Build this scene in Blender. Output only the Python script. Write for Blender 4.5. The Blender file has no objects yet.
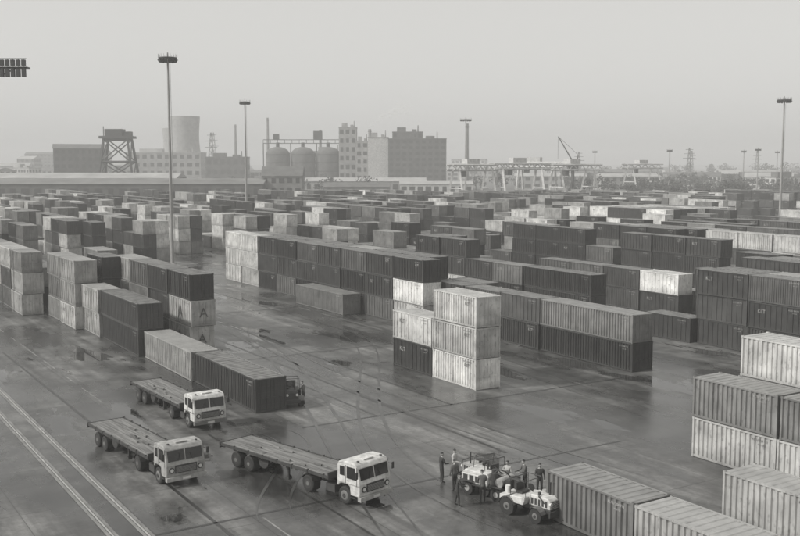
import bpy, math, random
from mathutils import Vector, Matrix
random.seed(7)
S=bpy.context.scene
COL=S.collection
CU,SU=-0.533,0.846   # yard axis u in world
ANG=math.atan2(SU,CU)
def W(u,v,z=0.0): return Vector((CU*u+SU*v, SU*u-CU*v, z))

# ------------------------------------------------------------------ materials
def newmat(name):
    m=bpy.data.materials.new(name); m.use_nodes=True
    nt=m.node_tree; b=nt.nodes['Principled BSDF']; return m,nt,b
def N(nt,t,**k):
    n=nt.nodes.new(t)
    for a,v in k.items(): setattr(n,a,v)
    return n
def g(v): return (v,v*0.993,v*0.968,1)
def mat(name,v,rough=0.7,var=0.25,scale=1.5,metal=0.0,stretch=(1,1,1)):
    m,nt,b=newmat(name)
    tc=N(nt,'ShaderNodeTexCoord'); mp=N(nt,'ShaderNodeMapping'); mp.inputs['Scale'].default_value=stretch
    no=N(nt,'ShaderNodeTexNoise'); no.inputs['Scale'].default_value=scale; no.inputs['Detail'].default_value=7; no.inputs['Roughness'].default_value=.6
    nt.links.new(tc.outputs['Object'],mp.inputs['Vector']); nt.links.new(mp.outputs[0],no.inputs['Vector'])
    r=N(nt,'ShaderNodeMapRange'); r.inputs[1].default_value=.3; r.inputs[2].default_value=.7
    r.inputs[3].default_value=1-var; r.inputs[4].default_value=1+var
    nt.links.new(no.outputs['Fac'],r.inputs[0])
    mx=N(nt,'ShaderNodeVectorMath',operation='SCALE'); mx.inputs[0].default_value=g(v)[:3]
    nt.links.new(r.outputs[0],mx.inputs['Scale']); nt.links.new(mx.outputs[0],b.inputs['Base Color'])
    b.inputs['Roughness'].default_value=rough; b.inputs['Metallic'].default_value=metal
    return m

def container_mat(name,roof=False,letter=False):
    m,nt,b=newmat(name); L=nt.links.new
    oi=N(nt,'ShaderNodeObjectInfo'); tc=N(nt,'ShaderNodeTexCoord')
    off=N(nt,'ShaderNodeVectorMath',operation='SCALE'); off.inputs[0].default_value=(37,91,53); L(oi.outputs['Random'],off.inputs['Scale'])
    add=N(nt,'ShaderNodeVectorMath',operation='ADD'); L(tc.outputs['Object'],add.inputs[0]); L(off.outputs[0],add.inputs[1])
    def noise(sc,stretch,det=6):
        mp=N(nt,'ShaderNodeMapping'); mp.inputs['Scale'].default_value=stretch; L(add.outputs[0],mp.inputs['Vector'])
        n=N(nt,'ShaderNodeTexNoise'); n.inputs['Scale'].default_value=sc; n.inputs['Detail'].default_value=det; L(mp.outputs[0],n.inputs['Vector']); return n
    def rng(src,a,bb,c,d):
        r=N(nt,'ShaderNodeMapRange'); 
        for i,x in enumerate((a,bb,c,d)): r.inputs[i+1].default_value=x
        L(src,r.inputs[0]); return r
    n1=rng(noise(.7,(1,1,1)).outputs['Fac'],.3,.7,.66,1.18)
    n2=rng(noise(3,(1.6,1.6,.3)).outputs['Fac'],.35,.75,1.06,.80)
    n3=rng(noise(4.5,(1,1,.6),9).outputs['Fac'],.58,.67,0,1)
    mul=N(nt,'ShaderNodeMath',operation='MULTIPLY'); L(n1.outputs[0],mul.inputs[0]); L(n2.outputs[0],mul.inputs[1])
    src=oi.outputs['Color']
    if letter:
        bw=N(nt,'ShaderNodeRGBToBW'); L(oi.outputs['Color'],bw.inputs[0])
        gt=N(nt,'ShaderNodeMath',operation='GREATER_THAN'); gt.inputs[1].default_value=.3; L(bw.outputs[0],gt.inputs[0])
        mx=N(nt,'ShaderNodeMix',data_type='RGBA'); L(gt.outputs[0],mx.inputs[0]); mx.inputs[6].default_value=g(.45); mx.inputs[7].default_value=g(.08)
        src=mx.outputs[2]
    sc=N(nt,'ShaderNodeVectorMath',operation='SCALE'); L(src,sc.inputs[0]); L(mul.outputs[0],sc.inputs['Scale'])
    mx=N(nt,'ShaderNodeMix',data_type='RGBA'); L(sc.outputs[0],mx.inputs[6]); mx.inputs[7].default_value=g(.07)
    rf=N(nt,'ShaderNodeMath',operation='MULTIPLY'); rf.inputs[1].default_value=.38; L(n3.outputs[0],rf.inputs[0]); L(rf.outputs[0],mx.inputs[0])
    out=mx.outputs[2]
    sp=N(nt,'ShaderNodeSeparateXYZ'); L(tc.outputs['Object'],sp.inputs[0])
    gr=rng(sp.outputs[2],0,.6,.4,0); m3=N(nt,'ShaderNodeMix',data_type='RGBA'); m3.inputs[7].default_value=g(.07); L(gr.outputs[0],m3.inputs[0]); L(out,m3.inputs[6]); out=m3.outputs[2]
    if roof:
        m2=N(nt,'ShaderNodeMix',data_type='RGBA'); m2.inputs[7].default_value=g(.30)
        f=rng(noise(1.5,(1,1,1)).outputs['Fac'],.3,.7,.15,.7); L(f.outputs[0],m2.inputs[0]); L(out,m2.inputs[6]); out=m2.outputs[2]
    L(out,b.inputs['Base Color']); b.inputs['Roughness'].default_value=.5 if not roof else .36
    return m
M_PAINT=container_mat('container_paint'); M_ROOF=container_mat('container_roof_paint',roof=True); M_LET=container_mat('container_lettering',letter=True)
M_STEEL=mat('galvanised_steel',.35,.5); M_DARK=mat('dark_steel',.04,.6); M_RUB=mat('rubber',.025,.85)
M_GLASS=mat('window_glass',.015,.08,.1); M_CHROME=mat('lamp_glass',.6,.2,.1)
M_LIGHT=mat('pale_painted_steel',.5,.6); M_WHITE=mat('white_paint',.54,.5,.38,2.6)
M_CONC=mat('concrete',.30,.85,.25,.3); M_CONCD=mat('sooty_concrete',.11,.9,.35,.2); M_BRICK=mat('brick_wall',.20,.9,.3,.3)
M_ROOFD=mat('tile_roof',.12,.85,.3,.3); M_ROOFL=mat('sheet_roof',.36,.7,.25,.1); M_ROOFM=mat('weathered_sheet_roof',.17,.8,.35,.08); M_WIN=mat('dark_windows',.05,.3,.3)
M_WOOD=mat('weathered_deck_planks',.16,.75,.65,2,stretch=(.25,5,1)); M_GREYP=mat('grey_truck_paint',.32,.5,.38,2.6); M_HUB=mat('wheel_hub_paint',.14,.7,.3,4)
M_CHASSIS=mat('chassis_paint',.045,.7,.4,3)

# ------------------------------------------------------------------ mesh builder
class MB:
    def __init__(s): s.v=[]; s.f=[]; s.m=[]; s.sm=[]
    def quadset(s,vs,fs,mi,T=None,sm=False):
        o=len(s.v)
        for p in vs:
            p=Vector(p); s.v.append(T@p if T else p)
        for f in fs: s.f.append([o+i for i in f]); s.m.append(mi); s.sm.append(sm)
    def box(s,a,b,mi=0,T=None):
        x0,y0,z0=a; x1,y1,z1=b
        s.quadset([(x0,y0,z0),(x1,y0,z0),(x1,y1,z0),(x0,y1,z0),(x0,y0,z1),(x1,y0,z1),(x1,y1,z1),(x0,y1,z1)],
          [(0,3,2,1),(4,5,6,7),(0,1,5,4),(1,2,6,5),(2,3,7,6),(3,0,4,7)],mi,T)
    def cyl(s,p0,p1,r0,r1=None,n=8,mi=0,T=None,cap=True,sm=True):
        r1=r0 if r1 is None else r1
        p0=Vector(p0);p1=Vector(p1); d=(p1-p0)
        q=d.to_track_quat('Z','Y').to_matrix()
        vs=[]
        for p,r in((p0,r0),(p1,r1)):
            for i in range(n):
                a=2*math.pi*i/n; vs.append(p+q@Vector((r*math.cos(a),r*math.sin(a),0)))
        s.quadset(vs,[(i,(i+1)%n,n+(i+1)%n,n+i) for i in range(n)],mi,T,sm)
        if cap:
            s.quadset(vs[:n],[tuple(range(n-1,-1,-1))],mi,T); s.quadset(vs[n:],[tuple(range(n))],mi,T)
    def beam(s,p0,p1,w,mi=0,T=None): s.cyl(p0,p1,w*.7,w*.7,4,mi,T,True,False)
    def path(s,pts,r,mi=0):
        for a,b in zip(pts[:-1],pts[1:]): s.cyl(a,b,r,r,6,mi)
    def lathe(s,prof,n,mi,T=None,c=(0,0)):
        vs=[]
        for r,z in prof:
            for i in range(n):
                a=2*math.pi*i/n; vs.append((c[0]+r*math.cos(a),c[1]+r*math.sin(a),z))
        fs=[]
        for k in range(len(prof)-1):
            for i in range(n): fs.append((k*n+i,k*n+(i+1)%n,(k+1)*n+(i+1)%n,(k+1)*n+i))
        s.quadset(vs,fs,mi,T,True)
    def ellipsoid(s,cen,rx,ry,rz,mi,n=14,zmin=-1,f=None,K=9):
        vs=[]; cen=Vector(cen)
        for k in range(K+1):
            t=-math.pi/2+math.pi*k/K
            for i in range(n):
                a=2*math.pi*i/n; x=rx*math.cos(t)*math.cos(a); y=ry*math.cos(t)*math.sin(a); z=rz*math.sin(t)
                if f: x,y,z=f(x,y,z)
                vs.append(cen+Vector((x,y,z)))
        fs=[(k*n+i,k*n+(i+1)%n,(k+1)*n+(i+1)%n,(k+1)*n+i) for k in range(K) for i in range(n) if math.sin(-math.pi/2+math.pi*(k+.5)/K)>zmin]
        s.quadset(vs,fs,mi,None,True)
    def prism(s,prof,y0,y1,mi,T=None,inset=None):
        n=len(prof); vs=[(x,y0,z) for x,z in prof]+[(x,y1,z) for x,z in prof]
        fs=[(i,(i+1)%n,n+(i+1)%n,n+i) for i in range(n)]+[tuple(range(n-1,-1,-1)),tuple(range(n,2*n))]
        s.quadset(vs,fs,mi,T)
    def mesh(s,name,mats):
        me=bpy.data.meshes.new(name); me.from_pydata([tuple(p) for p in s.v],[],s.f)
        for m in mats: me.materials.append(m)
        for p,mi,sm in zip(me.polygons,s.m,s.sm): p.material_index=mi; p.use_smooth=sm
        me.validate(); me.update(); return me
    def obj(s,name,mats,parent=None,loc=None,rz=None,bevel=0):
        o=bpy.data.objects.new(name,s.mesh(name,mats)); COL.objects.link(o)
        if parent: o.parent=parent
        if loc is not None: o.location=loc
        if rz is not None: o.rotation_euler=(0,0,rz)
        if bevel:
            md=o.modifiers.new('bevel','BEVEL'); md.width=bevel; md.segments=2; md.limit_method='ANGLE'
        return o

# ------------------------------------------------------------------ containers
def text_geo(txt,size):
    cu=bpy.data.curves.new('t','FONT'); cu.body=txt; cu.size=size; cu.extrude=0
    o=bpy.data.objects.new('t',cu); COL.objects.link(o)
    dg=bpy.context.evaluated_depsgraph_get(); me=bpy.data.meshes.new_from_object(o.evaluated_get(dg))
    vs=[v.co.copy() for v in me.vertices]; fs=[tuple(p.vertices) for p in me.polygons]
    bpy.data.objects.remove(o); bpy.data.curves.remove(cu); bpy.data.meshes.remove(me)
    return vs,fs
def container_mesh(L,style,txt=None,tsize=.6,tx=.5,tz=1.5,endtxt=None):
    b=MB(); Wd=2.44; z0,z1=0.03,2.46; p=.12
    for x in(0,L-p):
        for y in(-Wd,-p):
            b.box((x,y,0),(x+p,y+p,2.5),0)
            for zz in (0,2.36): b.box((x-.012,y-.012,zz-.0),(x+p+.012,y+p+.012,zz+.14),0)
    for y in(-Wd+.004,-p+.004):
        b.box((p,y,z0),(L-p,y+p-.008,.16),0); b.box((p,y,2.37),(L-p,y+p-.008,z1),0)
    for x in(.004,L-p+.004):
        b.box((x,-Wd+p,z0),(x+p-.008,-p,.17),0); b.box((x,-Wd+p,2.35),(x+p-.008,-p,z1),0)
    xs=[]
    if style==0 or style==2:
        x=p; pitch=.34 if style==0 else .24; dp=.11 if style==0 else .08
        n=int((L-2*p)/pitch); st=(L-2*p)/n
        for i in range(n):
            j=random.uniform(-.008,.008)
            xs+=[(x,-.02+j),(x+st*.38,-.02+j),(x+st*.5,-dp+j),(x+st*.88,-dp+j)]; x+=st
        xs.append((L-p,-.02))
    else: xs=[(p,-.06),(L-p,-.06)]
    for side in(0,1):
        vs=[]
        for x,y in xs:
            yy=y if side==0 else -Wd-y
            vs+= [(x,yy,.16),(x,yy,2.37)]
        fs=[(2*i,2*i+1,2*i+3,2*i+2) for i in range(len(xs)-1)]
        b.quadset(vs,fs,0)
        if style==1:
            x=p+.45
            while x<L-p-.2:
                if side==0: b.box((x,-.06,.16),(x+.06,-.004,2.37),0)
                else: b.box((x,-Wd+.004,.16),(x+.06,-Wd+.06,2.37),0)
                x+=.6
    n=int(L/.5); st=(L-.1)/n; vs=[];x=.05
    for i in range(n):
        for xx,zz in((x,2.425),(x+st*.45,2.425),(x+st*.55,2.462),(x+st*.95,2.462)): vs+=[(xx,-Wd+.13,zz),(xx,-.13,zz)]
        x+=st
    vs+=[(L-.05,-Wd+.13,2.425),(L-.05,-.13,2.425)]
    b.quadset(vs,[(2*i,2*i+2,2*i+3,2*i+1) for i in range(len(vs)//2-1)],1)
    for y in(-Wd+.006,-.13): b.box((.02,y,2.455),(L-.02,y+.124,2.472),1)
    for y in(-Wd+p,-Wd/2+.01):
        b.box((.045,y,.18),(.1,y+Wd/2-p-.01,2.34),0)
        for k in(.3,.75): 
            yy=y+k*(Wd/2-p)
            b.cyl((.01,yy,.1),(.01,yy,2.42),.022,.022,6,0)
            b.box((-.02,yy-.12,1.0),(.04,yy+.12,1.06),0)
            for zz in(.2,2.28): b.box((.0,yy-.05,zz),(.044,yy+.05,zz+.07),0)
        for zz in(.5,.95,1.4,1.85): b.box((.025,y+.05,zz),(.046,y+Wd/2-p-.06,zz+.04),0)
    vs=[];y=-Wd+p;n=8;st=(Wd-2*p)/n
    for i in range(n):
        for yy,xx in((y,L-.02),(y+st*.36,L-.02),(y+st*.5,L-.06),(y+st*.86,L-.06)): vs+=[(xx,yy,.17),(xx,yy,2.35)]
        y+=st
    vs+=[(L-.02,-p,.17),(L-.02,-p,2.35)]
    b.quadset(vs,[(2*i,2*i+2,2*i+3,2*i+1) for i in range(len(vs)//2-1)],0)
    b.quadset([(.02,-Wd+.02,.06),(L-.02,-Wd+.02,.06),(L-.02,-.02,.06),(.02,-.02,.06)],[(0,3,2,1)],0)
    def put(txt,size,xc,zc,end=False):
        vs,fs=text_geo(txt,size); cx=(min(v.x for v in vs)+max(v.x for v in vs))/2; cz=(min(v.y for v in vs)+max(v.y for v in vs))/2
        if not end: b.quadset([(xc-(v.x-cx),.004,zc+v.y-cz) for v in vs],fs,2)
        else: b.quadset([(-.03,-Wd/2-(v.x-cx),zc+v.y-cz) for v in vs],fs,2)
    if txt: put(txt,tsize,L*tx,tz)
    put('KLTU 204 713',.18,1.1,2.15); put('MAX GR',.12,1.0,1.9)
    if endtxt: put(endtxt,1.3,0,1.3,True)
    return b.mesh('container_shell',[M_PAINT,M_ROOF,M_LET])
L20,L40=6.06,12.19
ME20=[container_mesh(L20,0),container_mesh(L20,1),container_mesh(L20,2),container_mesh(L20,0,'KLT',.38,.2,1.85),container_mesh(L20,1,'KLT',.5,.75,1.7),container_mesh(L20,1)]
MEA=container_mesh(L20,1,'A',1.9,.5,1.2,'A')
ME40=[container_mesh(L40,0),container_mesh(L40,1),container_mesh(L40,2)]
PAL=[.025,.035,.05,.06,.075,.10,.14,.05,.03,.07,.18,.26,.4,.58]
PALL=[.3,.4,.55,.7,.2,.08,.45,.68]
def put(u,v,lvl,L=20,c=None,me=None,j=True,jj=.09):
    if me is None: me=random.choice(ME20 if L==20 else ME40)
    o=bpy.data.objects.new('shipping_container',me); COL.objects.link(o)
    ju=random.uniform(-jj,jj); jv=random.uniform(-jj,jj)
    o.location=W(u+ju,v+jv,lvl*2.5+.004); o.rotation_euler=(0,0,ANG+random.uniform(-.01,.01))
    if c is None: c=random.choice(PAL)
    o.color=g(c*random.uniform(.85,1.15)); return o
def stack(u,v,cols,L=20,me=None,jj=.09):
    for i,c in enumerate(cols): put(u,v,i,L,c,me,True,jj)
# --- left foreground block
stack(65.3,28.8,[.05],40,ME40[0]); stack(78.0,28.8,[.38],40,ME40[0]); stack(90.6,28.4,[.04,.07],40,ME40[0])
stack(103.2,28.2,[.36,.42]); stack(109.5,27.4,[.45,.36,.33]); stack(115.7,27.4,[.3,.2,.25])
stack(112,31.2,[.1,.05,.035]); 
for i in range(6): stack(123+6.2*i,24.7,[.3*random.uniform(.4,1.7) for _ in range(3-(i>3))])
for i in range(3): stack(129+6.2*i,28.3,[random.choice(PAL) for _ in range(2)])
put(89.9,33.2,0,c=.4,me=MEA);put(89.9,33.2,1,c=.38,me=MEA);put(89.9,33.2,2,c=.03)
put(96.1,33.2,0,c=.07);put(96.1,33.2,1,c=.12,me=ME20[0]);put(96.1,33.2,2,c=.06)
stack(102.3,33.2,[.05,.2,.1]); 
put(108.5,33.2,0,c=.08);put(108.5,33.2,1,c=.3,me=MEA);put(108.5,33.2,2,c=.36,me=MEA)
stack(114.8,33.2,[.06,.09]);stack(121,33.2,[.06,.09,.3]);stack(127.3,33.2,[.06,.09]);stack(133.5,33.2,[.3,.09])
stack(142,44,[.08]);stack(148.4,44,[.06]);stack(146,50,[.06])
# --- centre island
stack(62.7,46.6,[.66,.55,.55],20,ME20[3]); stack(69.0,46.6,[.04,.66])
# --- main wall
stack(89.9,59.6,[.5,.75,.04])
wall=[[.14,.04,.05],[.05,.03,.09],[.10,.06,.05],[.03,.06,.10],[.12,.05,.035],[.04,.08,.03],[.5,.6,.62],[.65,.6,.7]]
for i,c in enumerate(wall): stack(89.9+6.2*(i+1),59.6,c)
stack(103,56.9,[.2],40)
# --- second row
put(61.2,62.2,0,40,.035,ME40[0]);put(61.2,62.2,1,40,.24,ME40[0])
stack(73.6,62.2,[.05,.09]);stack(79.8,62.2,[.06,.12]);stack(86,62.2,[.05,.06])
for i in range(9): stack(92.4+6.2*i,62.2,[random.choice(PAL) for _ in range(random.choice([2,3,3]))])
for i in range(12): 
    if random.random()<.75: stack(74+6.2*i,64.8,[random.choice(PAL) for _ in range(random.choice([1,2,2,3]))])
# --- v 78 block
for i in range(6): stack(62-6.2*i,78,[[.05,.08,.05],[.07,.045,.10],[.04,.09,.06]][i%3])
stack(68.4,77.4,[.05])
for i in range(8): stack(62-6.2*i,80.6,[random.choice(PAL) for _ in range(3)])
put(86,80.5,0,40,.045,ME40[0]);put(86,80.5,1,40,.035,ME40[0])
for i in range(7): stack(98.6+6.2*i,80.5,[random.choice(PAL) for _ in range(random.choice([2,2,3,3]))])
for i in range(8): stack(92.6+6.2*i,83.1,[random.choice(PAL) for _ in range(random.choice([1,2,2,3]))])
stack(81,89.5,[.05,.78])
for i in range(3): stack(87.3+6.2*i,89.5,[random.choice(PAL) for _ in range(2)])
stack(62,92,[.05,.05,.05],40); stack(74.5,92,[.1,.08]); 
# --- right foreground
for i in range(5): 
    put(35.3-6.2*i,47.3,0,c=.55,me=ME20[0]);put(35.3-6.2*i,47.3,1,c=.22,me=ME20[0])
for i in range(5):
    for l,c in enumerate((.3,.3,.5)): put(34.0-6.2*i,49.9,l,c=c,me=ME20[0])
put(31.9,32.7,0,c=.16,me=ME20[0]); put(25.6,32.7,0,c=.36,me=ME20[0]); put(19.3,32.7,0,c=.4,me=ME20[0])
put(27.0,40.1,0,c=.5,me=ME20[0]);put(20.8,40.1,0,c=.42,me=ME20[0])
# --- generic blocks
def visible(u,v):
    p=W(u,v); return p.y>60 and -0.46<p.x/p.y<0.46 and p.y<400
v=94.5
while v<345:
    ustart=.6*v; rows=random.choice([2,2,3])
    for r in range(rows):
        u=ustart+random.uniform(0,6)
        while u<430:
            seg=random.random()
            n=random.randint(2,7); h=random.choice([1,2,2,3,3]) if u<190 else random.choice([1,2,3,3,3]); gap=seg<(.16 if u<190 else .12)
            tone=PALL if random.random()<.24 else PAL
            fam=random.choice(tone) if random.random()<.4 else None
            for k in range(n):
                p=W(u,v+2.6*r)
                aisle=(150<u<172)
                openr=(p.x/p.y>.33 and 225<p.y<340)
                blk=(150<u<190 and 165<v<205)
                if not gap and not aisle and not openr and not blk and visible(u,v+2.6*r):
                    hh=max(1,min(3,h+random.choice([-1,0,0,0,1])))
                    if random.random()<.07: hh=0
                    stack(u,v+2.6*r,[(fam if fam and random.random()<.8 else random.choice(tone)) for _ in range(hh)],jj=.16)
                u+=6.25
            u+=random.choice([0,0,4,1.5])
    v+=rows*2.6+random.choice([6,7,10])
for vv,u0,u1 in((30,176,230),(36,176,240),(45.5,179,300),(48.1,179,300),(57,178,330),(59.6,178,330),(68,190,360),(70.6,190,360),(79,182,360),(81.6,182,360),(89,185,360)):
    u=u0
    while u<u1:
        if random.random()<.9 and W(u,vv).y<390 :
            tone=PALL if random.random()<.3 else PAL
            stack(u,vv,[random.choice(tone) for _ in range(random.choice([1,2,3,3,3]))],jj=.16)
        u+=6.25
for r in range(9):
    for k in range(4):
        for l in range(3): put(158+6.2*k,170+2.6*r,l,c=random.choice([.05,.62,.1,.75,.3,.75,.06]))

# ------------------------------------------------------------------ ground
def ground_mat():
    m,nt,b=newmat('wet_asphalt'); L=nt.links.new
    tc=N(nt,'ShaderNodeTexCoord')
    def noise(sc,stretch,det=7,rough=.55,loc=(0,0,0)):
        mp=N(nt,'ShaderNodeMapping'); mp.inputs['Scale'].default_value=stretch; mp.inputs['Location'].default_value=loc; L(tc.outputs['Object'],mp.inputs['Vector'])
        n=N(nt,'ShaderNodeTexNoise'); n.inputs['Scale'].default_value=sc; n.inputs['Detail'].default_value=det; n.inputs['Roughness'].default_value=rough; n.inputs['Distortion'].default_value=.3
        L(mp.outputs[0],n.inputs['Vector']); return n.outputs['Fac']
    def rng(src,a,bb,c,d):
        r=N(nt,'ShaderNodeMapRange')
        for i,x in enumerate((a,bb,c,d)): r.inputs[i+1].default_value=x
        L(src,r.inputs[0]); return r.outputs[0]
    def math_(op,a,bb):
        n=N(nt,'ShaderNodeMath',operation=op)
        for i,x in enumerate((a,bb)):
            if isinstance(x,(int,float)): n.inputs[i].default_value=x
            else: L(x,n.inputs[i])
        return n.outputs[0]
    wet=rng(noise(.07,(1,1.8,1),9,.62),.40,.58,0,1)
    streak=rng(noise(1,(.03,.9,1),6,.6),.35,.65,0,1)
    streak2=rng(noise(1,(.5,.05,1),5,.6,(9,3,0)),.4,.7,0,1)
    fine=rng(noise(2.5,(1,1,1),9,.7),.3,.7,.72,1.28)
    mid=rng(noise(.35,(1,1,1),8,.65,(5,5,0)),.35,.65,.7,1.3)
    pud=rng(noise(.12,(.7,1.8,1),6,.6,(31,7,0)),.575,.61,0,1)
    crack=N(nt,'ShaderNodeTexBrick'); crack.offset=0; crack.inputs['Scale'].default_value=1; crack.inputs['Brick Width'].default_value=7.5; crack.inputs['Row Height'].default_value=5
    crack.inputs['Mortar Size'].default_value=.035; crack.inputs['Mortar Smooth'].default_value=.4; crack.inputs['Color1'].default_value=(.8,.8,.8,1);crack.inputs['Color2'].default_value=(1.14,1.14,1.14,1);crack.inputs['Mortar'].default_value=(.45,.45,.45,1)
    L(tc.outputs['Object'],crack.inputs['Vector'])
    val=math_('ADD',.07,math_('MULTIPLY',math_('MULTIPLY',streak,.11),math_('SUBTRACT',1.2,wet)))
    val=math_('ADD',val,math_('MULTIPLY',streak2,.03))
    val=math_('MULTIPLY',math_('MULTIPLY',val,fine),mid); val=math_('MULTIPLY',val,math_('SUBTRACT',1,math_('MULTIPLY',wet,.5)))
    val=math_('MULTIPLY',val,math_('SUBTRACT',1,math_('MULTIPLY',pud,.6)))
    val=math_('MULTIPLY',val,crack.outputs['Color'])
    cc=N(nt,'ShaderNodeCombineColor')
    for i,k in enumerate((1,.993,.968)): L(math_('MULTIPLY',val,k),cc.inputs[i])
    L(cc.outputs[0],b.inputs['Base Color'])
    ro=math_('SUBTRACT',.48,math_('MULTIPLY',wet,.29)); ro=math_('ADD',ro,math_('MULTIPLY',streak,.05))
    ro=math_('MULTIPLY',ro,math_('SUBTRACT',1,math_('MULTIPLY',pud,.92)))
    L(ro,b.inputs['Roughness'])
    bp=N(nt,'ShaderNodeBump'); bp.inputs['Distance'].default_value=.015
    L(math_('MULTIPLY',.25,math_('SUBTRACT',1,pud)),bp.inputs['Strength']); L(noise(6,(1,1,1),6,.7),bp.inputs['Height']); L(bp.outputs[0],b.inputs['Normal'])
    return m
b=MB(); b.quadset([(-120,-420,0),(470,-420,0),(470,120,0),(-120,120,0)],[(0,1,2,3)],0)
yard=b.obj('container_yard_pavement',[ground_mat()],loc=(0,0,0),rz=ANG)
b=MB(); b.quadset([(-7000,-7000,0),(7000,-7000,0),(7000,9000,0),(-7000,9000,0)],[(0,1,2,3)],0)
b.obj('ground',[mat('field_ground',.12,.95,.5,.01)],loc=(0,0,-.06))
M_LINE=mat('worn_line_paint',.2,.6,.6,1.2); M_PATCH=mat('tar_patch',.03,.35,.3,1); M_RAIL=mat('rail_bed_concrete',.20,.7,.4,.8); M_TRACK=mat('wet_tyre_track',.065,.32,.5,.5)
for k,vv in enumerate((13.2,14.7)):
    b=MB(); b.box((-20,-.24,.002),(200,-.09,.03),0); b.box((-20,-.0375,.002),(200,.0375,.05),1); b.box((-20,.09,.002),(200,.24,.03),0); b.box((-20,-.088,.0),(200,-.039,.012),2); b.box((-20,.039,.0),(200,.088,.012),2)
    b.obj('crane_rail',[M_RAIL,M_STEEL,M_PATCH],loc=W(0,vv,.004),rz=ANG)
b=MB()
for vv,u0,u1,w in((20.5,0,170,.10),(40.5,30,150,.12),(44.2,85,150,.1),(55.5,60,150,.1)):
    u=u0
    while u<u1:
        l=random.uniform(2,9); b.quadset([(u,-vv,0),(u+l,-vv,0),(u+l,-vv+w,0),(u,-vv+w,0)],[(0,1,2,3)],0); u+=l+random.uniform(.5,8)
b.obj('pavement_marking',[M_LINE],loc=(0,0,.005),rz=ANG)
b=MB()
for vv,u0,u1,w in((38.2,48,120,.25),(36.0,60,140,.18),(42.5,60,110,.2),(52.0,70,150,.2),(18.2,20,100,.2),(24,30,62,.15)):
    b.quadset([(u0,-vv,0),(u1,-vv,0),(u1,-vv+w,0),(u0,-vv+w,0)],[(0,1,2,3)],0)
for uu,v0,v1,w in((60,30,60,.2),(84,36,58,.2),(46,14,46,.2),(112,36,56,.2),(152,30,120,.3)):
    b.quadset([(uu,-v1,0),(uu+w,-v1,0),(uu+w,-v0,0),(uu,-v0,0)],[(0,1,2,3)],0)
b.obj('tar_joint_line',[M_PATCH],loc=(0,0,.009),rz=ANG)
b=MB()
for (u0,v0),(u1,v1),bow in(((30,22),(120,40),5),((36,30),(90,50),-4),((45,20),(60,27),1),((50,52),(130,54),3),((40,40),(95,41),-2)):
    for o in(0,1.9):
        L_=[];n=40
        for k in range(n+1):
            t=k/n; u=u0+(u1-u0)*t; vv=v0+(v1-v0)*(t*t*(3-2*t))+bow*math.sin(math.pi*t)+o; w=.12*math.sin(math.pi*min(1,max(0,t)))+.01; L_+=[(u,-vv-w,0),(u,-vv+w,0)]
        b.quadset(L_,[(2*i,2*i+2,2*i+3,2*i+1) for i in range(n)],0)
b.obj('tyre_track',[M_TRACK],loc=(0,0,.013),rz=ANG)

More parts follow.
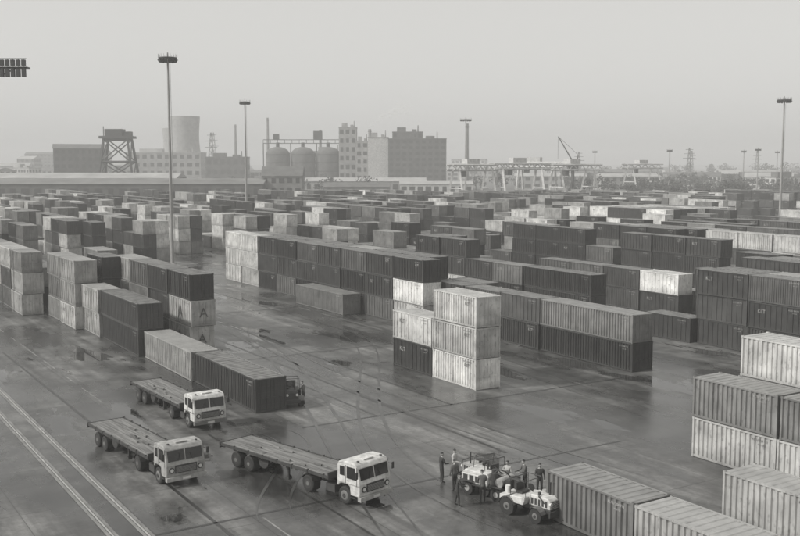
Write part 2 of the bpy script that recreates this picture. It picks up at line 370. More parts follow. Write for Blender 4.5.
# ------------------------------------------------------------------ trucks
def truck(loc,heading,paint,paint2):
    E=bpy.data.objects.new('flatbed_truck',None); COL.objects.link(E); E.location=loc; E.rotation_euler=(0,0,math.atan2(heading[1],heading[0]))
    c=MB(); prof=[(-.05,.58),(0,.8),(0,1.25),(-.04,1.42),(-.20,2.10),(-.32,2.27),(-.62,2.36),(-1.3,2.36),(-1.62,2.26),(-1.70,2.05),(-1.72,.95),(-1.62,.92),
      (-1.58,1.02),(-1.42,1.12),(-.92,1.12),(-.76,1.02),(-.70,.58)]
    c.prism(prof,-1.17,1.17,0); c.obj('cab_body',[paint],E,bevel=.06)
    c=MB(); c.box((-1.6,-.8,.6),(-.75,.8,1.1),0); c.obj('cab_underside',[M_CHASSIS],E)
    c=MB()
    for s in(-1,1): c.quadset([(-.03,1.176*s,1.14),(-1.70,1.176*s,1.14),(-1.70,1.176*s,1.20),(-.03,1.176*s,1.20)],[(0,1,2,3)],0)
    c.obj('waist_band',[paint2],E)
    c=MB()
    def slab(pts,mi=0): c.quadset(pts,[(0,1,2,3)],mi)
    fx=lambda z:-.04-.16*(z-1.42)/.68+.012
    for s in(-1,1):
        y0,y1=(.04,1.04) if s>0 else(-1.04,-.04)
        slab([(fx(1.47),y0,1.47),(fx(1.47),y1,1.47),(fx(2.06),y1,2.06),(fx(2.06),y0,2.06)])
        yy=1.176*s
        slab([(-.24,yy,1.46),(-.98,yy,1.46),(-.98,yy,2.10),(-.36,yy,2.10)])
        slab([(-1.14,yy,1.55),(-1.5,yy,1.55),(-1.5,yy,2.05),(-1.14,yy,2.05)])
    slab([(-1.722,-.6,1.55),(-1.722,.6,1.55),(-1.708,.6,2.0),(-1.708,-.6,2.0)])
    c.obj('windows',[M_GLASS],E)
    c=MB()
    c.box((.004,-.66,.78),(.03,.66,1.24),0)
    for k in range(6): c.box((.03,-.6,.85+.055*k),(.04,.6,.858+.055*k),1)
    for s in(-1,1):
        c.cyl((-.02,.86*s,.98),(.045,.86*s,.98),.17,.16,14,0); c.cyl((.04,.86*s,.98),(.06,.86*s,.98),.105,.1,14,1)
        c.box((.0,.86*s-.06,1.22),(.03,.86*s+.06,1.28),3)
        for x in(-.22,-1.05): c.box((x-.014,1.172*s-.008,1.14),(x+.014,1.172*s+.008,2.16),0)
        c.box((-.95,1.18*s-.015,1.32),(-.82,1.18*s+.02,1.35),0)
        c.cyl((-.2,1.16*s,1.95),(-.02,1.4*s,1.85),.014,.014,6,0); c.box((-.04,1.36*s-.08,1.62),(-.01,1.36*s+.08,1.98),0)
        c.box((-.75,1.0*s-.14,.42),(-.4,1.0*s+.15,.47),0)
        c.beam((fx(1.44)+.01,.45*s,1.44),(fx(1.85)+.02,.3*s,1.85),.012,0)
        c.beam((-.4,1.16*s,2.22),(-1.6,1.16*s,2.22),.02,0); c.box((-.5,.85*s-.05,2.36),(-.38,.85*s+.05,2.42),0)
    c.beam((fx(1.44)+.012,0,1.44),(fx(2.08)+.012,0,2.08),.03,3)
    c.box((-.12,-1.2,.38),(.12,1.2,.60),2); c.box((-.9,-.35,2.355),(-.5,.35,2.41),3)
    c.box((-.09,-.25,.42),(.125,.25,.55),1); c.cyl((.1,.6,.3),(.1,.6,.4),.03,.03,6,0)
    c.obj('grille_bumper_and_lamps',[M_DARK,M_CHROME,paint2,paint],E)
    def wheels(x,r=.47,w=.27,dual=False,nm='wheel'):
        c=MB()
        for s in(-1,1):
            yo=1.15*s; yi=(1.15-w*(2 if dual else 1))*s
            c.cyl((x,yi,r),(x,yo-.04*s,r),r,r,24,0); c.cyl((x,yo-.04*s,r),(x,yo,r),r,r*.88,24,0)
            if dual: c.cyl((x,yo+.003*s,r),(x,yo+.005*s,r),r*.58,r*.58,18,2); c.cyl((x,yo-.1*s,r),(x,yo+.02*s,r),.15,.12,12,1)
            else: c.cyl((x,yo,r),(x,yo+.03*s,r),r*.58,r*.45,18,1); c.cyl((x,yo,r),(x,yo+.07*s,r),.12,.1,12,2)
        c.cyl((x,-1,r),(x,1,r),.07,.07,8,2)
        c.obj(nm,[M_RUB,M_HUB,M_DARK],E)
    wheels(-1.17,nm='front_wheels'); wheels(-4.1,dual=True,nm='drive_wheels'); wheels(-9.3,dual=True,nm='trailer_wheels_1'); wheels(-10.5,dual=True,nm='trailer_wheels_2')
    c=MB()
    for s in(-1,1): c.box((-5.0,.42*s-.05,.6),(-.3,.42*s+.05,.82),0)
    c.box((-4.7,-.5,.82),(-3.6,.5,.95),0); c.cyl((-2.7,.62,.56),(-1.95,.62,.56),.26,.26,14,0); c.box((-2.8,-.98,.36),(-2.1,-.55,.78),0)
    for s in(-1,1):
        for k in range(5):
            a0=math.pi*(.12+.152*k);a1=math.pi*(.12+.152*(k+1));R_=.54
            c.quadset([(-4.1+R_*math.cos(a0),.6*s,.47+R_*math.sin(a0)),(-4.1+R_*math.cos(a1),.6*s,.47+R_*math.sin(a1)),(-4.1+R_*math.cos(a1),1.18*s,.47+R_*math.sin(a1)),(-4.1+R_*math.cos(a0),1.18*s,.47+R_*math.sin(a0))],[(0,1,2,3)],0)
    c.box((-1.85,-.1,.9),(-1.79,.1,2.0),0); c.cyl((-2.0,-.5,1.0),(-2.0,.5,1.0),.12,.12,10,0)
    c.path([(-1.8,0,1.6),(-2.1,.05,1.3),(-2.4,0,1.25)],.03,0)
    c.obj('tractor_chassis',[M_CHASSIS],E)
    c=MB(); 
    for s in(-1,1):
        c.prism([(-11.9,.88),(-11.9,1.14),(-2.5,1.14),(-2.5,1.02),(-4.9,1.02),(-5.4,.78),(-11.2,.78)],.5*s-.06,.5*s+.06,0)
        c.box((-11.95,1.2*s-.035,1.10),(-2.4,1.2*s+.035,1.27),0)
        for k in range(8): c.box((-11.9+1.3*k,1.2*s-.06,1.06),(-11.82+1.3*k,1.2*s+.06,1.31),0)
        c.box((-6.1,.85*s-.06,.3),(-5.98,.85*s+.06,1.1),0)
        c.cyl((-6.04,.85*s-.15*s,.3),(-6.04,.85*s+.1*s,.3),.12,.12,10,0); c.beam((-6.04,.85*s,.5),(-6.8,.5*s,1.0),.04,0)
        c.box((-8.6,.95*s-.2,.62),(-7.6,.95*s+.15,1.02),0) if s>0 else c.cyl((-8.3,-.85,.8),(-8.3,-.6,.8),.45,.45,18,0)
    for k in range(9): c.box((-11.7+1.1*k,-1.16,1.0),(-11.6+1.1*k,1.16,1.12),0)
    c.box((-11.99,-1.23,.95),(-11.93,1.23,1.26),0); c.box((-2.42,-1.23,1.08),(-2.34,1.23,1.45),0)
    c.box((-12.02,.8,1.0),(-11.99,1.1,1.12),1);c.box((-12.02,-1.1,1.0),(-11.99,-.8,1.12),1)
    c.obj('trailer_frame',[M_CHASSIS,M_STEEL],E)
    c=MB(); y=-1.15
    while y<1.1:
        c.box((-11.9,y,1.16),(-2.45,y+.215,1.24+random.uniform(-.008,.008)),0); y+=.23
    for k in range(7):
        xx=random.uniform(-11,-3.5); yy=random.uniform(-.9,.6); c.box((xx,yy,1.255),(xx+random.uniform(.5,1.4),yy+.12,1.35),0)
    c.obj('trailer_deck',[M_WOOD],E)
    return E
def hd(a,b): 
    d=Vector((b[0]-a[0],b[1]-a[1])); d.normalize(); return d
truck((-12.9,66.6,.004),hd((-19.8,76),(-12.9,66.2)),M_WHITE,M_HUB)
truck((-12.0,54.6,.004),hd((-19.3,65),(-12.1,55.6)),M_GREYP,M_GREYP)
truck((-1.3,51.5,.004),hd((-10.1,60.2),(-1.57,52.2)),M_WHITE,M_GREYP)

# ------------------------------------------------------------------ people
M_SKIN=mat('skin',.35,.6,.1); M_HAIR=mat('hair',.03,.7,.2)
CL={'dark':mat('dark_cloth',.04,.9,.25,6),'mid':mat('work_cloth',.11,.9,.25,6),'light':mat('shirt_cloth',.42,.9,.15,6)}
def seg_dist(p,a,b):
    ab=b-a; t=max(0,min(1,(p-a).dot(ab)/max(ab.length_squared,1e-9))); return (a+ab*t-p).length
def person(loc,face,top='dark',legs='dark',larm=None,rarm=None,stride=.0,lean=0.0,sc=1.0):
    Z=Vector
    pel=Z((0,0,.94)); sp=Z((0,lean*.3,1.15)); ch=Z((0,lean*.7,1.36)); nk=Z((0,lean*.9,1.50)); hd0=Z((0,lean+.01,1.58))
    P=[pel,sp,ch,nk,hd0]; R=[(.155,.115),(.14,.105),(.165,.115),(.06,.06),(.055,.06)]; Ed=[(0,1),(1,2),(2,3),(3,4)]
    lab=[('top',0,1),('top',1,2),('top',2,3),('skin',3,4)]
    roots=[0]
    for s,arm in((-1,larm),(1,rarm)):
        arm=arm or ((.25*s,.0,1.13),(.26*s,.07,.88))
        sh=Z((.185*s,lean*.8,1.42)); el=Z(arm[0])+Z((0,lean*.7,0)); wr=Z(arm[1])+Z((0,lean*.7,0)); d=(wr-el).normalized(); hn=wr+d*.07
        i=len(P); P+=[sh,el,wr,hn]; R+=[(.075,.075),(.052,.052),(.034,.034),(.042,.025)]
        Ed+=[(2,i),(i,i+1),(i+1,i+2),(i+2,i+3)]; lab+=[('top',2,i),('top',i,i+1),('top',i+1,i+2),('skin',i+2,i+3)]
        sd=d.cross(Z((s,0,0))); 
        if sd.length<.1: sd=Z((0,1,0))
        sd.normalize(); nrm=d.cross(sd)
        for k,(o,l) in enumerate(((-.03,.07),(-.01,.082),(.01,.078),(.03,.06))):
            j=len(P); a=hn+sd*o; P+=[a,a+d*l*.55,a+d*l*.9+nrm*(-.03*s)]; R+=[(.010,.010),(.009,.009),(.007,.007)]; Ed+=[(j,j+1),(j+1,j+2)]; roots.append(j); lab+=[('skin',j,j+1),('skin',j+1,j+2)]
        j=len(P); a=wr+d*.03+sd*.02; P+=[a,a+sd*.04+d*.03,a+sd*.05+d*.06]; R+=[(.012,.012),(.010,.010),(.008,.008)]; Ed+=[(j,j+1),(j+1,j+2)]; roots.append(j); lab+=[('skin',j,j+1),('skin',j+1,j+2)]
    for s in(-1,1):
        st=stride*s; hp=Z((.095*s,0,.88)); kn=Z((.11*s,.5*st+.03,.50)); an=Z((.12*s,st,.09)); to=Z((.14*s,st+.17,.045))
        i=len(P); P+=[hp,kn,an,to]; R+=[(.10,.10),(.066,.066),(.045,.05),(.045,.04)]
        Ed+=[(0,i),(i,i+1),(i+1,i+2),(i+2,i+3)]; lab+=[('legs',0,i),('legs',i,i+1),('legs',i+1,i+2),('shoe',i+2,i+3)]
    me=bpy.data.meshes.new('b'); me.from_pydata([tuple(p) for p in P],Ed,[]); o=bpy.data.objects.new('b',me); COL.objects.link(o)
    md=o.modifiers.new('s','SKIN'); md.use_smooth_shade=True
    for k,r in enumerate(R): me.skin_vertices[0].data[k].radius=r; me.skin_vertices[0].data[k].use_root=(k in roots)
    o.modifiers.new('ss','SUBSURF').levels=1
    dg=bpy.context.evaluated_depsgraph_get(); em=bpy.data.meshes.new_from_object(o.evaluated_get(dg)); bpy.data.objects.remove(o)
    idx={'top':0,'legs':1,'skin':2,'shoe':3}
    for m in(CL[top],CL[legs],M_SKIN,M_DARK): em.materials.append(m)
    for p in em.polygons:
        c=p.center; bst=min(lab,key=lambda l:seg_dist(c,P[l[1]],P[l[2]])-(0.02 if l[0]=='legs' and c.z<.93 else 0)); p.material_index=idx[bst[0]]; p.use_smooth=True
    E=bpy.data.objects.new('man',None); COL.objects.link(E); E.location=loc; E.rotation_euler=(0,0,face); E.scale=(sc,)*3
    bo=bpy.data.objects.new('body',em); COL.objects.link(bo); bo.parent=E
    c=MB(); hc=Z((0,lean+.025,1.665))
    c.ellipsoid(hc,.074,.092,.118,0,f=lambda x,y,z:(x*(1-.25*max(0,-z/.118)),y+(.012 if z<0 and y>0 else 0),z))
    c.ellipsoid(hc+Z((0,-.012,.02)),.083,.098,.112,1,zmin=.12)
    c.cyl(hc+Z((0,.085,.015)),hc+Z((0,.115,-.02)),.008,.015,6,0)
    for s in(-1,1):
        c.ellipsoid(hc+Z((.076*s,0,-.005)),.012,.02,.032,0,8); c.ellipsoid(hc+Z((.03*s,.082,.012)),.012,.008,.007,1,8)
    c.box(hc+Z((-.024,.083,-.056)),hc+Z((.024,.094,-.049)),1)
    c.obj('head',[M_SKIN,M_HAIR],E)
    return E
fwd=lambda s:((.24*s,.12,1.15),(.15*s,.38,1.12))
person((2.35,55.0,.004),-1.2,'dark','dark',None,fwd(1))
person((3.0,53.6,.004),.5,'mid','dark',None,None,.12)
person((3.1,55.6,.004),-2.2,'light','mid',None,fwd(1))
person((3.0,51.1,.004),-1.5,'dark','dark',fwd(-1),fwd(1),.1,.12)
person((4.4,51.6,.004),.2,'mid','dark',fwd(-1),fwd(1),.05,.14)
person((6.9,53.6,.004),1.9,'mid','dark',fwd(-1),fwd(1),0,.1)
person((7.6,52.9,.004),3.0,'dark','dark',None,fwd(1),.1)
person((5.9,53.4,.004),2.6,'light','dark',None,fwd(1),.1)
person((-7.2,73.4,.004),1.2,'mid','dark',fwd(-1),fwd(1),.12,.1)

# ------------------------------------------------------------------ yard machines
def machine(loc,rz):
    E=bpy.data.objects.new('compressor_trailer',None); COL.objects.link(E); E.location=loc; E.rotation_euler=(0,0,rz)
    c=MB(); c.box((0,-.72,.55),(3.3,.72,.66),1); c.box((.15,-.66,.66),(1.9,.66,1.15),0)
    c.prism([(.15,1.152),(1.9,1.152),(1.8,1.32),(.3,1.32)],-.58,.58,0); c.obj('body',[M_WHITE,M_DARK],E,bevel=.03)
    c=MB()
    for x in(.6,2.5):
        for s in(-1,1):
            c.cyl((x,.5*s,.36),(x,.76*s,.36),.36,.36,18,0); c.cyl((x,.76*s,.36),(x,.78*s,.36),.16,.15,12,1)
            c.box((x-.42,.76*s-.15,.78),(x+.42,.76*s+.08,.81),2)
    for k in range(4): 
        for s in(-1,1): c.box((.27+.4*k,.665*s-.006,.74),(.56+.4*k,.665*s+.006,1.08),2)
    c.cyl((3.3,0,.5),(4.1,0,.5),.05,.05,8,2)
    c.cyl((1.3,.2,1.3),(1.3,.2,1.75),.06,.05,8,2); c.cyl((2.15,-.35,.66),(2.15,-.35,1.4),.2,.2,14,2); c.cyl((2.2,.3,.66),(2.2,.3,1.2),.22,.22,12,1)
    c.cyl((2.6,-.6,1.0),(2.6,.6,1.0),.25,.25,16,1); c.box((2.95,-.5,.66),(3.25,.5,1.25),2)
    c.path([(2.15,-.35,1.4),(2.3,-.2,1.6),(2.6,0,1.5),(2.8,.2,1.2),(3.1,.2,1.3)],.035,2)
    c.path([(1.3,.2,1.3),(1.7,.3,1.5),(2.2,.3,1.2)],.03,2)
    c.beam((.2,-.66,1.3),(.2,-.66,1.8),.03,2);c.beam((.2,.66,1.3),(.2,.66,1.8),.03,2);c.beam((.2,-.66,1.8),(.2,.66,1.8),.03,2)
    c.obj('running_gear_and_fittings',[M_RUB,M_GREYP,M_DARK],E)
def tug(loc,rz,lightness=0):
    E=bpy.data.objects.new('yard_tractor',None); COL.objects.link(E); E.location=loc; E.rotation_euler=(0,0,rz)
    P=(M_WHITE,M_GREYP,M_CHASSIS)[lightness]
    c=MB(); c.box((0,-.45,.5),(3.1,.45,.72),1); c.prism([(1.7,.72),(3.05,.72),(3.05,1.15),(2.9,1.25),(1.7,1.3)],-.42,.42,0); c.prism([(.75,.72),(1.6,.72),(1.72,1.0),(1.7,1.12),(.75,1.05)],-.8,.8,0)
    c.box((.05,-.8,.72),(.5,.8,.98),0)
    c.obj('body',[P,M_DARK],E,bevel=.03)
    c=MB()
    for x,r in((.6,.46),(2.45,.38)):
        for s in(-1,1):
            c.cyl((x,.55*s,r),(x,.88*s,r),r,r,22,0); c.cyl((x,.88*s,r),(x,.895*s,r),r*.45,r*.4,14,4); c.cyl((x,.88*s,r),(x,.93*s,r),.08,.07,10,2)
            for k in range(6):
                a0=math.pi*(.1+.13*k); a1=math.pi*(.1+.13*(k+1)); R_=r+.07
                p0=(x+R_*math.cos(a0),r+R_*math.sin(a0)); p1=(x+R_*math.cos(a1),r+R_*math.sin(a1))
                c.quadset([(p0[0],.5*s,p0[1]),(p1[0],.5*s,p1[1]),(p1[0],.92*s,p1[1]),(p0[0],.92*s,p0[1])],[(0,1,2,3)],4)
    c.box((.75,-.3,1.06),(1.15,.3,1.2),2); c.box((.7,-.3,1.2),(.78,.3,1.6),2)
    c.cyl((1.7,0,1.1),(1.5,0,1.48),.03,.03,6,2); c.cyl((1.48,0,1.46),(1.52,0,1.5),.2,.2,16,2)
    c.cyl((2.5,.25,1.25),(2.5,.25,1.9),.045,.045,8,2); c.cyl((2.2,-.2,1.28),(2.2,-.2,1.42),.08,.08,8,2)
    for k in range(5):
        for s in(-1,1): c.box((1.85+.22*k,.425*s-.005,.8),(1.98+.22*k,.425*s+.005,1.12),2)
    for k in range(5): c.box((3.052,-.32,.78+.07*k),(3.06,.32,.81+.07*k),2)
    for s in(-1,1):
        c.cyl((3.0,.36*s,1.0),(3.1,.36*s,1.0),.1,.1,12,3); c.beam((.72,.7*s,1.05),(.72,.7*s,1.9),.035,2); c.beam((1.72,.7*s,1.1),(1.6,.7*s,1.9),.03,2); c.beam((.72,.7*s,1.9),(1.6,.7*s,1.9),.03,2)
    c.beam((.72,-.7,1.9),(.72,.7,1.9),.035,2); c.beam((1.6,-.7,1.9),(1.6,.7,1.9),.03,2)
    c.box((3.1,-.6,.38),(3.2,.6,.66),2); c.box((-.08,-.5,.4),(0,.5,.8),2); c.cyl((-.3,0,.5),(0,0,.5),.05,.05,8,2)
    c.path([(2.2,-.2,1.4),(2.4,-.5,1.3),(2.7,-.45,1.0)],.03,2)
    c.cyl((.25,.4,.98),(.25,.4,1.5),.17,.17,14,2); c.cyl((.25,-.35,.98),(.25,-.35,1.35),.14,.14,14,1)
    c.obj('running_gear_and_fittings',[M_RUB,P,M_DARK,M_CHROME,M_HUB],E)
h=math.atan2(-5.1,5.9)
machine((3.7,54.0,.004),h); tug((5.7,50.9,.004),h-.1); tug((7.4,50.2,.004),h+.15,1); tug((5.6,52.7,.004),h+2.9,1)
tug((-8.6,75.2,.004),-1.35,2)

# ------------------------------------------------------------------ light masts
def mast(x,y,h,hw=3.2,rect=False,off=0):
    c=MB(); c.cyl((0,0,0),(0,0,h),.34,.16,12,0); c.cyl((0,0,0),(0,0,.5),.8,.7,12,0)
    for s in(-1,1): c.beam((.5,.25*s,1),(.35,.2*s,h-1),.03,0)
    z=2
    while z<h-1: c.beam((.45,-.24,z),(.45,.24,z),.025,0); z+=1.2
    r=hw/2
    if not rect:
        c.lathe([(r*.55,h-.3),(r,h-.15),(r,h+.05),(r*.55,h+.1)],18,1); c.cyl((0,0,h-.2),(0,0,h+.9),.18,.1,8,0)
        for k in range(6):
            a=k*math.pi/3; c.beam((0,0,h-.6),(r*math.cos(a),r*math.sin(a),h),.06,1)
        for k in range(16):
            a=k*2*math.pi/16; T=Matrix.Translation((r*math.cos(a),r*math.sin(a),h-.1))@Matrix.Rotation(a,4,'Z')@Matrix.Rotation(.5,4,'Y'); c.box((-.1,-.22,-.65),(.22,.22,-.15),1,T)
        for k in range(18):
            a=k*2*math.pi/18; c.beam((r*math.cos(a),r*math.sin(a),h),(r*math.cos(a),r*math.sin(a),h+.6),.03,1)
    else:
        c.box((-r,-.6,h-.2),(r,.6,h-.05),1); c.beam((-r,-.6,h+.9),(r,-.6,h+.9),.04,1); c.beam((0,0,h-3),(r*.8,-.3,h-.2),.1,1); c.beam((0,0,h-3),(-r*.8,-.3,h-.2),.1,1)
        n=int(hw/.62)
        for k in range(n):
            xx=-r+.3+(hw-.6)*k/(n-1); c.box((xx-.2,-.95,h-1.25),(xx+.2,-.5,h-.3),1); c.box((xx-.22,-.9,h+.05),(xx+.2,-.5,h+.75),1); c.beam((xx,-.6,h-.2),(xx,-.6,h+.9),.04,1)
    c.obj('floodlight_mast',[M_CONC,M_DARK],loc=(x,y,0))
mast(-40,175,36);mast(-46,300,36);mast(98,258,34,3.6);mast(29,445,37,5);mast(-50.9,120,29.3,14,True)

# ------------------------------------------------------------------ background buildings
def building(name,x,y,w,d,h,wall,roof,floors=0,bays=0,gable=0,rz=0,parapet=True):
    E=bpy.data.objects.new(name,None); COL.objects.link(E); E.location=(x,y,-.05); E.rotation_euler=(0,0,rz)
    c=MB(); c.box((-w/2,-d/2,0),(w/2,d/2,h),0); c.obj('walls',[wall],E)
    c=MB()
    if gable: c.prism([(-w/2-.3,h+.003),(w/2+.3,h+.003),(w/2-.0,h+gable*.15),(0,h+gable),(-w/2,h+gable*.15)],-d/2-.3,d/2+.3,0) if w<d else c.quadset([(-w/2-.4,-d/2-.4,h),(w/2+.4,-d/2-.4,h),(w/2+.4,d/2+.4,h),(-w/2-.4,d/2+.4,h),(-w/2-.4,0,h+gable),(w/2+.4,0,h+gable)],[(0,1,5,4),(2,3,4,5),(0,4,3),(1,2,5)],0)
    else:
        c.box((-w/2-.2,-d/2-.2,h+.003),(w/2+.2,d/2+.2,h+.6),0); c.box((-w*.35,-d*.2,h+.6),(-w*.05,d*.2,h+3.5),0); c.box((w*.15,-d*.3,h+.6),(w*.3,d*.2,h+2.2),0); c.cyl((w*.35,0,h+.6),(w*.35,0,h+5),.4,.3,8,0)
    c.obj('roof',[roof],E)
    if floors:
        c=MB()
        fh=h/floors
        for f in range(floors):
            for k in range(bays):
                bw=w/bays; xx=-w/2+bw*(k+.5); zz=fh*(f+.3); q=random.uniform(.22,.36)
                c.box((xx-bw*q,-d/2-.06,zz),(xx+bw*q,-d/2+.1,zz+fh*.5),0)
        for f in range(floors):
            nb=max(2,int(d/(w/bays)))
            for k in range(nb):
                bw=d/nb; yy=-d/2+bw*(k+.5); zz=fh*(f+.3)
                for s in(-1,1): c.box((s*w/2-.06,yy-bw*.3,zz),(s*w/2+.06,yy+bw*.3,zz+fh*.5),0)
        c.obj('windows',[M_WIN],E)
    return E
building('long_warehouse',-142,425,170,24,9.4,M_CONCD,M_ROOFM,1,34,2.2,rz=.02)
building('long_warehouse',-200,480,190,26,11,M_CONCD,M_ROOFL,1,30,2.4,rz=.02)
building('brick_house',-50,430,17,12,12.5,M_BRICK,M_ROOFD,3,5,4)
building('warehouse',-20,590,70,25,7.5,M_CONC,M_ROOFL,1,14,2)
building('warehouse',20,560,40,20,6.5,M_LIGHT,M_ROOFL,1,9,1.5)
building('warehouse',-20,470,30,14,7,M_BRICK,M_ROOFD,1,8,2)
building('factory_building',11,650,37,20,33,M_CONCD,M_ROOFD,9,9)
building('factory_building',5,672,20,14,38,M_CONCD,M_ROOFD,9,5)
building('factory_building',-14,655,13,18,34,M_LIGHT,M_CONC,0,0)
building('factory_building',-25,670,8,12,32,M_CONC,M_CONC,6,2)
building('factory_building',-36,700,12,16,42,M_CONC,M_CONC,7,3)
building('factory_building',-52,730,20,16,26,M_CONC,M_CONC,5,5)
building('factory_building',-190,820,60,25,26,M_CONC,M_ROOFL,4,10)
building('factory_building',-130,760,30,20,22,M_CONCD,M_ROOFD,3,6)
for i in range(64):
    y=random.uniform(620,1500); x=random.uniform(-.45,.42)*y
    if -.25<x/y<.06 and y<760: continue
    hh=random.uniform(6,16)+(random.random()<.12)*14
    if x/y>.08: hh=min(hh,9)
    building('industrial_building',x,y,random.uniform(15,60),random.uniform(12,25),hh,random.choice([M_CONC,M_BRICK,M_LIGHT,M_CONCD]),random.choice([M_ROOFD,M_ROOFL]),max(1,int(hh/4)),8,random.choice([0,2,3]),rz=random.uniform(-.4,.4))
def cooling(x,y,h,r):
    c=MB(); prof=[(r*(.62+.38*((.75-t)/.75)**2 if t<.75 else .62+.06*((t-.75)/.25)),h*t) for t in [i/14 for i in range(15)]]
    c.lathe(prof,40,0); c.lathe([(p[0]-.6,p[1]) for p in prof],40,1); 
    for i in range(24):
        a=i*math.pi/12; c.beam((r*1.02*math.cos(a),r*1.02*math.sin(a),0),(r*math.cos(a),r*math.sin(a),4),.5,0)
    c.obj('cooling_tower',[M_CONC,M_CONCD],loc=(x,y,0))
cooling(-192,900,59,20); cooling(-222,1000,52,20)
for i,x in enumerate((-85,-67.5,-50)):
    c=MB(); r=8.2; prof=[(r,0),(r,24)]+[(r*math.cos(a*math.pi/16),24+5*math.sin(a*math.pi/16)) for a in range(1,8)]+[(.5,29.2)]
    c.lathe(prof,32,0); 
    for z in(6,12,18,23.5): c.lathe([(r+.02,z),(r+.2,z+.1),(r+.2,z+.4),(r+.02,z+.5)],32,1)
    c.cyl((0,0,29),(0,0,32),1.2,1.2,10,1); c.beam((r+.3,-2,0),(r+.3,-2,25),.3,1)
    c.obj('storage_silo',[M_CONCD,M_DARK],loc=(x,700,0))
c=MB()
for z in(31.5,34): 
    c.beam((-95,0,z),(-30,0,z),.35,0)
for k in range(14):
    xx=-95+5*k; c.beam((xx,0,31.5),(xx,0,34),.25,0)
for xx in(-95,-76,-58,-42): c.beam((xx,0,0),(xx,0,31.5),.5,0)
c.box((-60,-2,34),(-54,2,40),0); c.box((-88,-2,34),(-84,2,38),0)
c.obj('conveyor_bridge',[M_DARK],loc=(0,700,0))
for x,y,h,r in((-27,900,48,2.0),(-232,1010,48,2),(-160,980,55,1.6),(46.5,700,45,1.7),(-68,860,46,1.6),(-118,900,58,1.5)):
    c=MB(); c.cyl((0,0,0),(0,0,h),r,r*.65,16,0); c.cyl((0,0,h-2.5),(0,0,h-1.8),r*.85,r*.85,16,1); c.obj('chimney',[M_BRICK,M_DARK],loc=(x,y,0))
# steam plume: many thin translucent puffs
m=bpy.data.materials.new('steam'); m.use_nodes=True; nt=m.node_tree; nt.nodes.remove(nt.nodes['Principled BSDF'])
df=N(nt,'ShaderNodeBsdfDiffuse'); df.inputs['Color'].default_value=(1,1,.98,1); tl=N(nt,'ShaderNodeBsdfTranslucent'); tl.inputs['Color'].default_value=(1,1,.98,1)
m1=N(nt,'ShaderNodeMixShader'); m1.inputs[0].default_value=.3; tr=N(nt,'ShaderNodeBsdfTransparent'); m2=N(nt,'ShaderNodeMixShader'); m2.inputs[0].default_value=.07
nt.links.new(df.outputs[0],m1.inputs[1]); nt.links.new(tl.outputs[0],m1.inputs[2]); nt.links.new(tr.outputs[0],m2.inputs[1]); nt.links.new(m1.outputs[0],m2.inputs[2]); nt.links.new(m2.outputs[0],nt.nodes['Material Output'].inputs['Surface'])
c=MB()
for k in range(24):
    t=(k/23.0)**1.1; xx=32*t+random.gauss(0,.8+2*t); zz=17*t**.7+random.gauss(0,.5+1.8*t); r=(.9+3.4*t)*random.uniform(.6,1.1)
    c.ellipsoid((xx,random.gauss(0,3*t+.3),zz+1),r*1.4,r,r*.7,0,n=14,K=8)
c.obj('steam_plume',[m],loc=(-27,900,48))
def frame_tower(x,y):
    c=MB(); H=30
    def leg(sx,sy,t): return Vector((sx*(10-4.2*t),sy*(7-3*t),H*t))
    for sx in(-1,1):
        for sy in(-1,1): c.beam(leg(sx,sy,0),leg(sx,sy,1),1.0,0)
    for t in(.3,.62,.98):
        for sy in(-1,1): c.beam(leg(-1,sy,t),leg(1,sy,t),.7,0)
        for sx in(-1,1): c.beam(leg(sx,-1,t),leg(sx,1,t),.7,0)
    for a,b_ in((0,.3),(.3,.62),(.62,.98)):
        for sy in(-1,1): c.beam(leg(-1,sy,a),leg(1,sy,b_),.45,0); c.beam(leg(1,sy,a),leg(-1,sy,b_),.45,0)
        for sx in(-1,1): c.beam(leg(sx,-1,a),leg(sx,1,b_),.45,0)
    c.box((-8,-5,H),(8,5,H+1.2),0); c.box((-5.5,-3.5,H+1.2),(3,3.5,H+4.6),0); c.box((3.5,-2,H+1.2),(7,2,H+3.4),0); c.beam((-7,0,H+1),(-7,0,H+6),.3,0)
    c.obj('steel_frame_tower',[M_DARK],loc=(x,y,0))
frame_tower(-140,500)
def gantry(x,y,span,h,rz,cant=8):
    E=MB(); c=E
    for sx in(-1,1):
        X=sx*span/2
        for sy in(-1,1): c.beam((X,sy*7,0),(X,sy*2.5,h),.8,0)
        c.beam((X,-6.2,h*.18),(X,6.2,h*.18),.6,0); c.beam((X,-4.6,h*.5),(X,4.6,h*.5),.4,0)
        for sy in(-1,1): c.box((X-.8,sy*7-1.5,0),(X+.8,sy*7+1.5,1.2),1)
    for sy in(-1,1):
        for z in(h,h+2.2): c.beam((-span/2-cant,sy*2.5,z),(span/2+cant,sy*2.5,z),.55,0)
        n=int((span+2*cant)/2.5)
        for k in range(n):
            x0=-span/2-cant+k*2.5; c.beam((x0,sy*2.5,h+(2.2 if k%2 else 0)),(x0+2.5,sy*2.5,h+(0 if k%2 else 2.2)),.3,0)
    c.box((-4,-2.2,h+2.4),(2,2.2,h+4.6),0); c.box((-6,-1.2,h-2.6),(-3.8,1.2,h-.4),1)
    c.obj('gantry_crane',[M_LIGHT,M_DARK],loc=(x,y,0),rz=rz)
gantry(30,415,16,15,.5,3);gantry(50,420,18,15.5,.35,4);gantry(76,440,20,15,.6,5);gantry(64,470,16,16,-.4,4);gantry(135,560,18,15,.5,4)
c=MB()
c.beam((0,0,0),(0,0,14),1.2,0); c.box((-2.5,-1.5,14),(2.5,1.5,17.5),0); 
for s in(-1,1): c.beam((1.5,s*.8,16),(-7.5,0,31),.35,0)
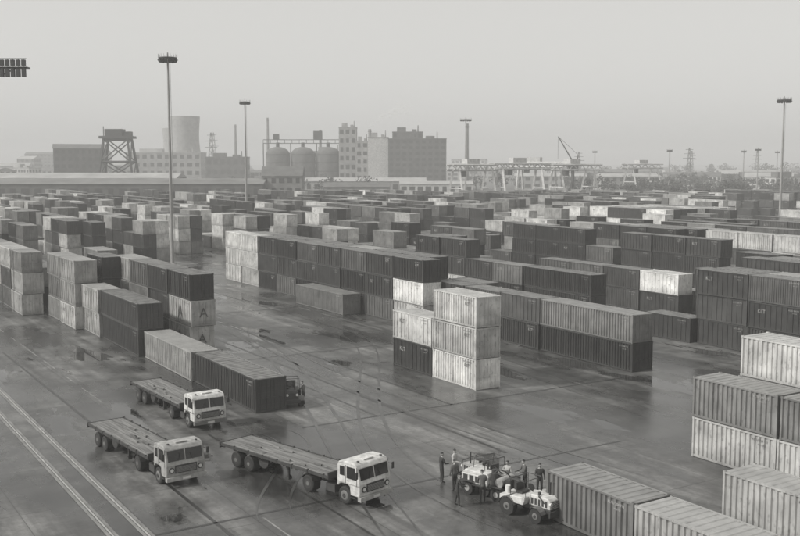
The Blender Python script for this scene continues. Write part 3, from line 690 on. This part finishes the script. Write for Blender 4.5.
for k in range(8):
    t=k/8;t2=(k+1)/8; A=Vector((1.5,.8,16)).lerp(Vector((-7.5,0,31)),t);B=Vector((1.5,-.8,16)).lerp(Vector((-7.5,0,31)),t2); c.beam(A,B,.2,0)
c.beam((2,0,17.5),(2.5,0,22),.3,0); c.beam((2.5,0,22),(-7.5,0,31),.12,0); c.beam((-7.5,0,31),(-7.5,0,20),.1,0)
for s in(-1,1): c.beam((-3,s*3,0),(0,0,10),.5,0);c.beam((3,s*3,0),(0,0,10),.5,0)
c.obj('jib_crane',[M_DARK],loc=(86,500,0))
def pylon(x,y,h):
    c=MB()
    for sx in(-1,1):
        for sy in(-1,1): c.beam((sx*h*.09,sy*h*.09,0),(sx*.3,sy*.3,h),.22,0)
    for k in range(9):
        t=k/9;t2=(k+1)/9;w0=h*.09*(1-t)+.3*t;w1=h*.09*(1-t2)+.3*t2
        for sy in(-1,1): c.beam((-w0,sy*w0,h*t),(w1,sy*w1,h*t2),.12,0);c.beam((w0,sy*w0,h*t),(-w1,sy*w1,h*t2),.12,0)
    for z,l in((.72,5),(.84,4),(.95,3)): c.beam((-l,0,h*z),(l,0,h*z),.25,0)
    c.obj('electricity_pylon',[M_DARK],loc=(x,y,0))
for x,y,h in((-150,800,42),(-185,1000,48),(230,800,30),(290,1000,30),(355,1000,30),(160,900,28)): pylon(x,y,h)
for x,y in((150,560),(205,600),(185,520),(240,640),(120,620)): mast(x,y,25,3)

# ------------------------------------------------------------------ trees
M_LEAF=mat('foliage',.05,.9,.5,.15); M_BARK=mat('bark',.06,.9)
def trees(name,spots):
    c=MB()
    for x,y,h in spots:
        c.cyl((x,y,-.1),(x,y,h*.55),h*.03,h*.012,5,1)
        for k in range(3):
            a=random.uniform(0,6.28); c.cyl((x,y,h*.35),(x+math.cos(a)*h*.22,y+math.sin(a)*h*.22,h*.65),h*.014,h*.005,4,1)
        cl=[(x+random.gauss(0,h*.2),y+random.gauss(0,h*.2),h*random.uniform(.35,.85),h*random.uniform(.12,.22)) for _ in range(7)]
        for cx,cy,cz,r in cl:
            for _ in range(22):
                d=Vector((random.gauss(0,1),random.gauss(0,1),random.gauss(0,1)));d.normalize(); p=Vector((cx,cy,cz))+d*r*random.uniform(.5,1.1)
                s=h*.04*random.uniform(.7,1.5); a=Vector((random.uniform(-1,1),random.uniform(-1,1),random.uniform(-1,1))).normalized(); bb=a.orthogonal().normalized()
                c.quadset([p-a*s,p+bb*s,p+a*s,p-bb*s],[(0,1,2,3)],0)
    c.obj(name,[M_LEAF,M_BARK])
sp=[]
for i in range(230):
    y=random.uniform(480,1000); x=y*random.uniform(.16,.46); sp.append((x,y,random.uniform(7,12)))
for i in range(90):
    y=random.uniform(440,540); x=y*random.uniform(.2,.45); sp.append((x,y,random.uniform(5,9)))
trees('distant_tree_line',sp)
trees('distant_tree_line',[(y*random.uniform(-.44,.12),y,random.uniform(7,12)) for y in [random.uniform(520,900) for _ in range(80)]])
trees('distant_tree_line',[(y*random.uniform(-.5,.5),y,random.uniform(12,20)) for y in [random.uniform(1000,1700) for _ in range(140)]])

# ------------------------------------------------------------------ haze
m=bpy.data.materials.new('haze_air'); m.use_nodes=True; nt=m.node_tree; nt.nodes.remove(nt.nodes['Principled BSDF'])
vs=N(nt,'ShaderNodeVolumeScatter'); vs.inputs['Color'].default_value=(1,.995,.98,1); vs.inputs['Density'].default_value=.00072; vs.inputs['Anisotropy'].default_value=0
nt.links.new(vs.outputs[0],nt.nodes['Material Output'].inputs['Volume'])
c=MB(); c.box((-2500,-150,-2),(2500,3500,58),0); c.obj('haze',[m])

# ------------------------------------------------------------------ world, sun, camera
w=bpy.data.worlds.new('World'); S.world=w; w.use_nodes=True; nt=w.node_tree
bg=nt.nodes['Background']; sk=N(nt,'ShaderNodeTexSky'); sk.sky_type='NISHITA'; sk.sun_disc=False
sd=Vector((-.86,-.30,0)).normalized(); el=math.radians(38)
sk.sun_elevation=el; sk.sun_rotation=math.atan2(sd.x,sd.y); sk.dust_density=3; sk.air_density=1
bw=N(nt,'ShaderNodeRGBToBW'); pw=N(nt,'ShaderNodeMath',operation='POWER'); pw.inputs[1].default_value=.25
nt.links.new(sk.outputs[0],bw.inputs[0]); nt.links.new(bw.outputs[0],pw.inputs[0])
sc=N(nt,'ShaderNodeVectorMath',operation='SCALE'); sc.inputs[0].default_value=(5.2,5.16,4.99); nt.links.new(pw.outputs[0],sc.inputs['Scale'])
nt.links.new(sc.outputs[0],bg.inputs['Color']); bg.inputs['Strength'].default_value=.1
ld=bpy.data.lights.new('sun','SUN'); ld.energy=3.4; ld.angle=math.radians(5); ld.color=(1,.985,.95)
lo=bpy.data.objects.new('sun',ld); COL.objects.link(lo)
dirv=Vector((sd.x*math.cos(el),sd.y*math.cos(el),math.sin(el))); lo.rotation_euler=dirv.to_track_quat('Z','Y').to_euler(); lo.location=(0,0,60)
cd=bpy.data.cameras.new('camera'); co=bpy.data.objects.new('camera',cd); COL.objects.link(co); S.camera=co
cd.sensor_width=36; cd.lens=36*1000/800; cd.clip_end=20000; cd.clip_start=.5
co.location=(0,0,18); co.rotation_euler=(math.radians(90-6.0),0,0)
S.view_settings.view_transform='Standard'; S.view_settings.look='None'; S.view_settings.exposure=0
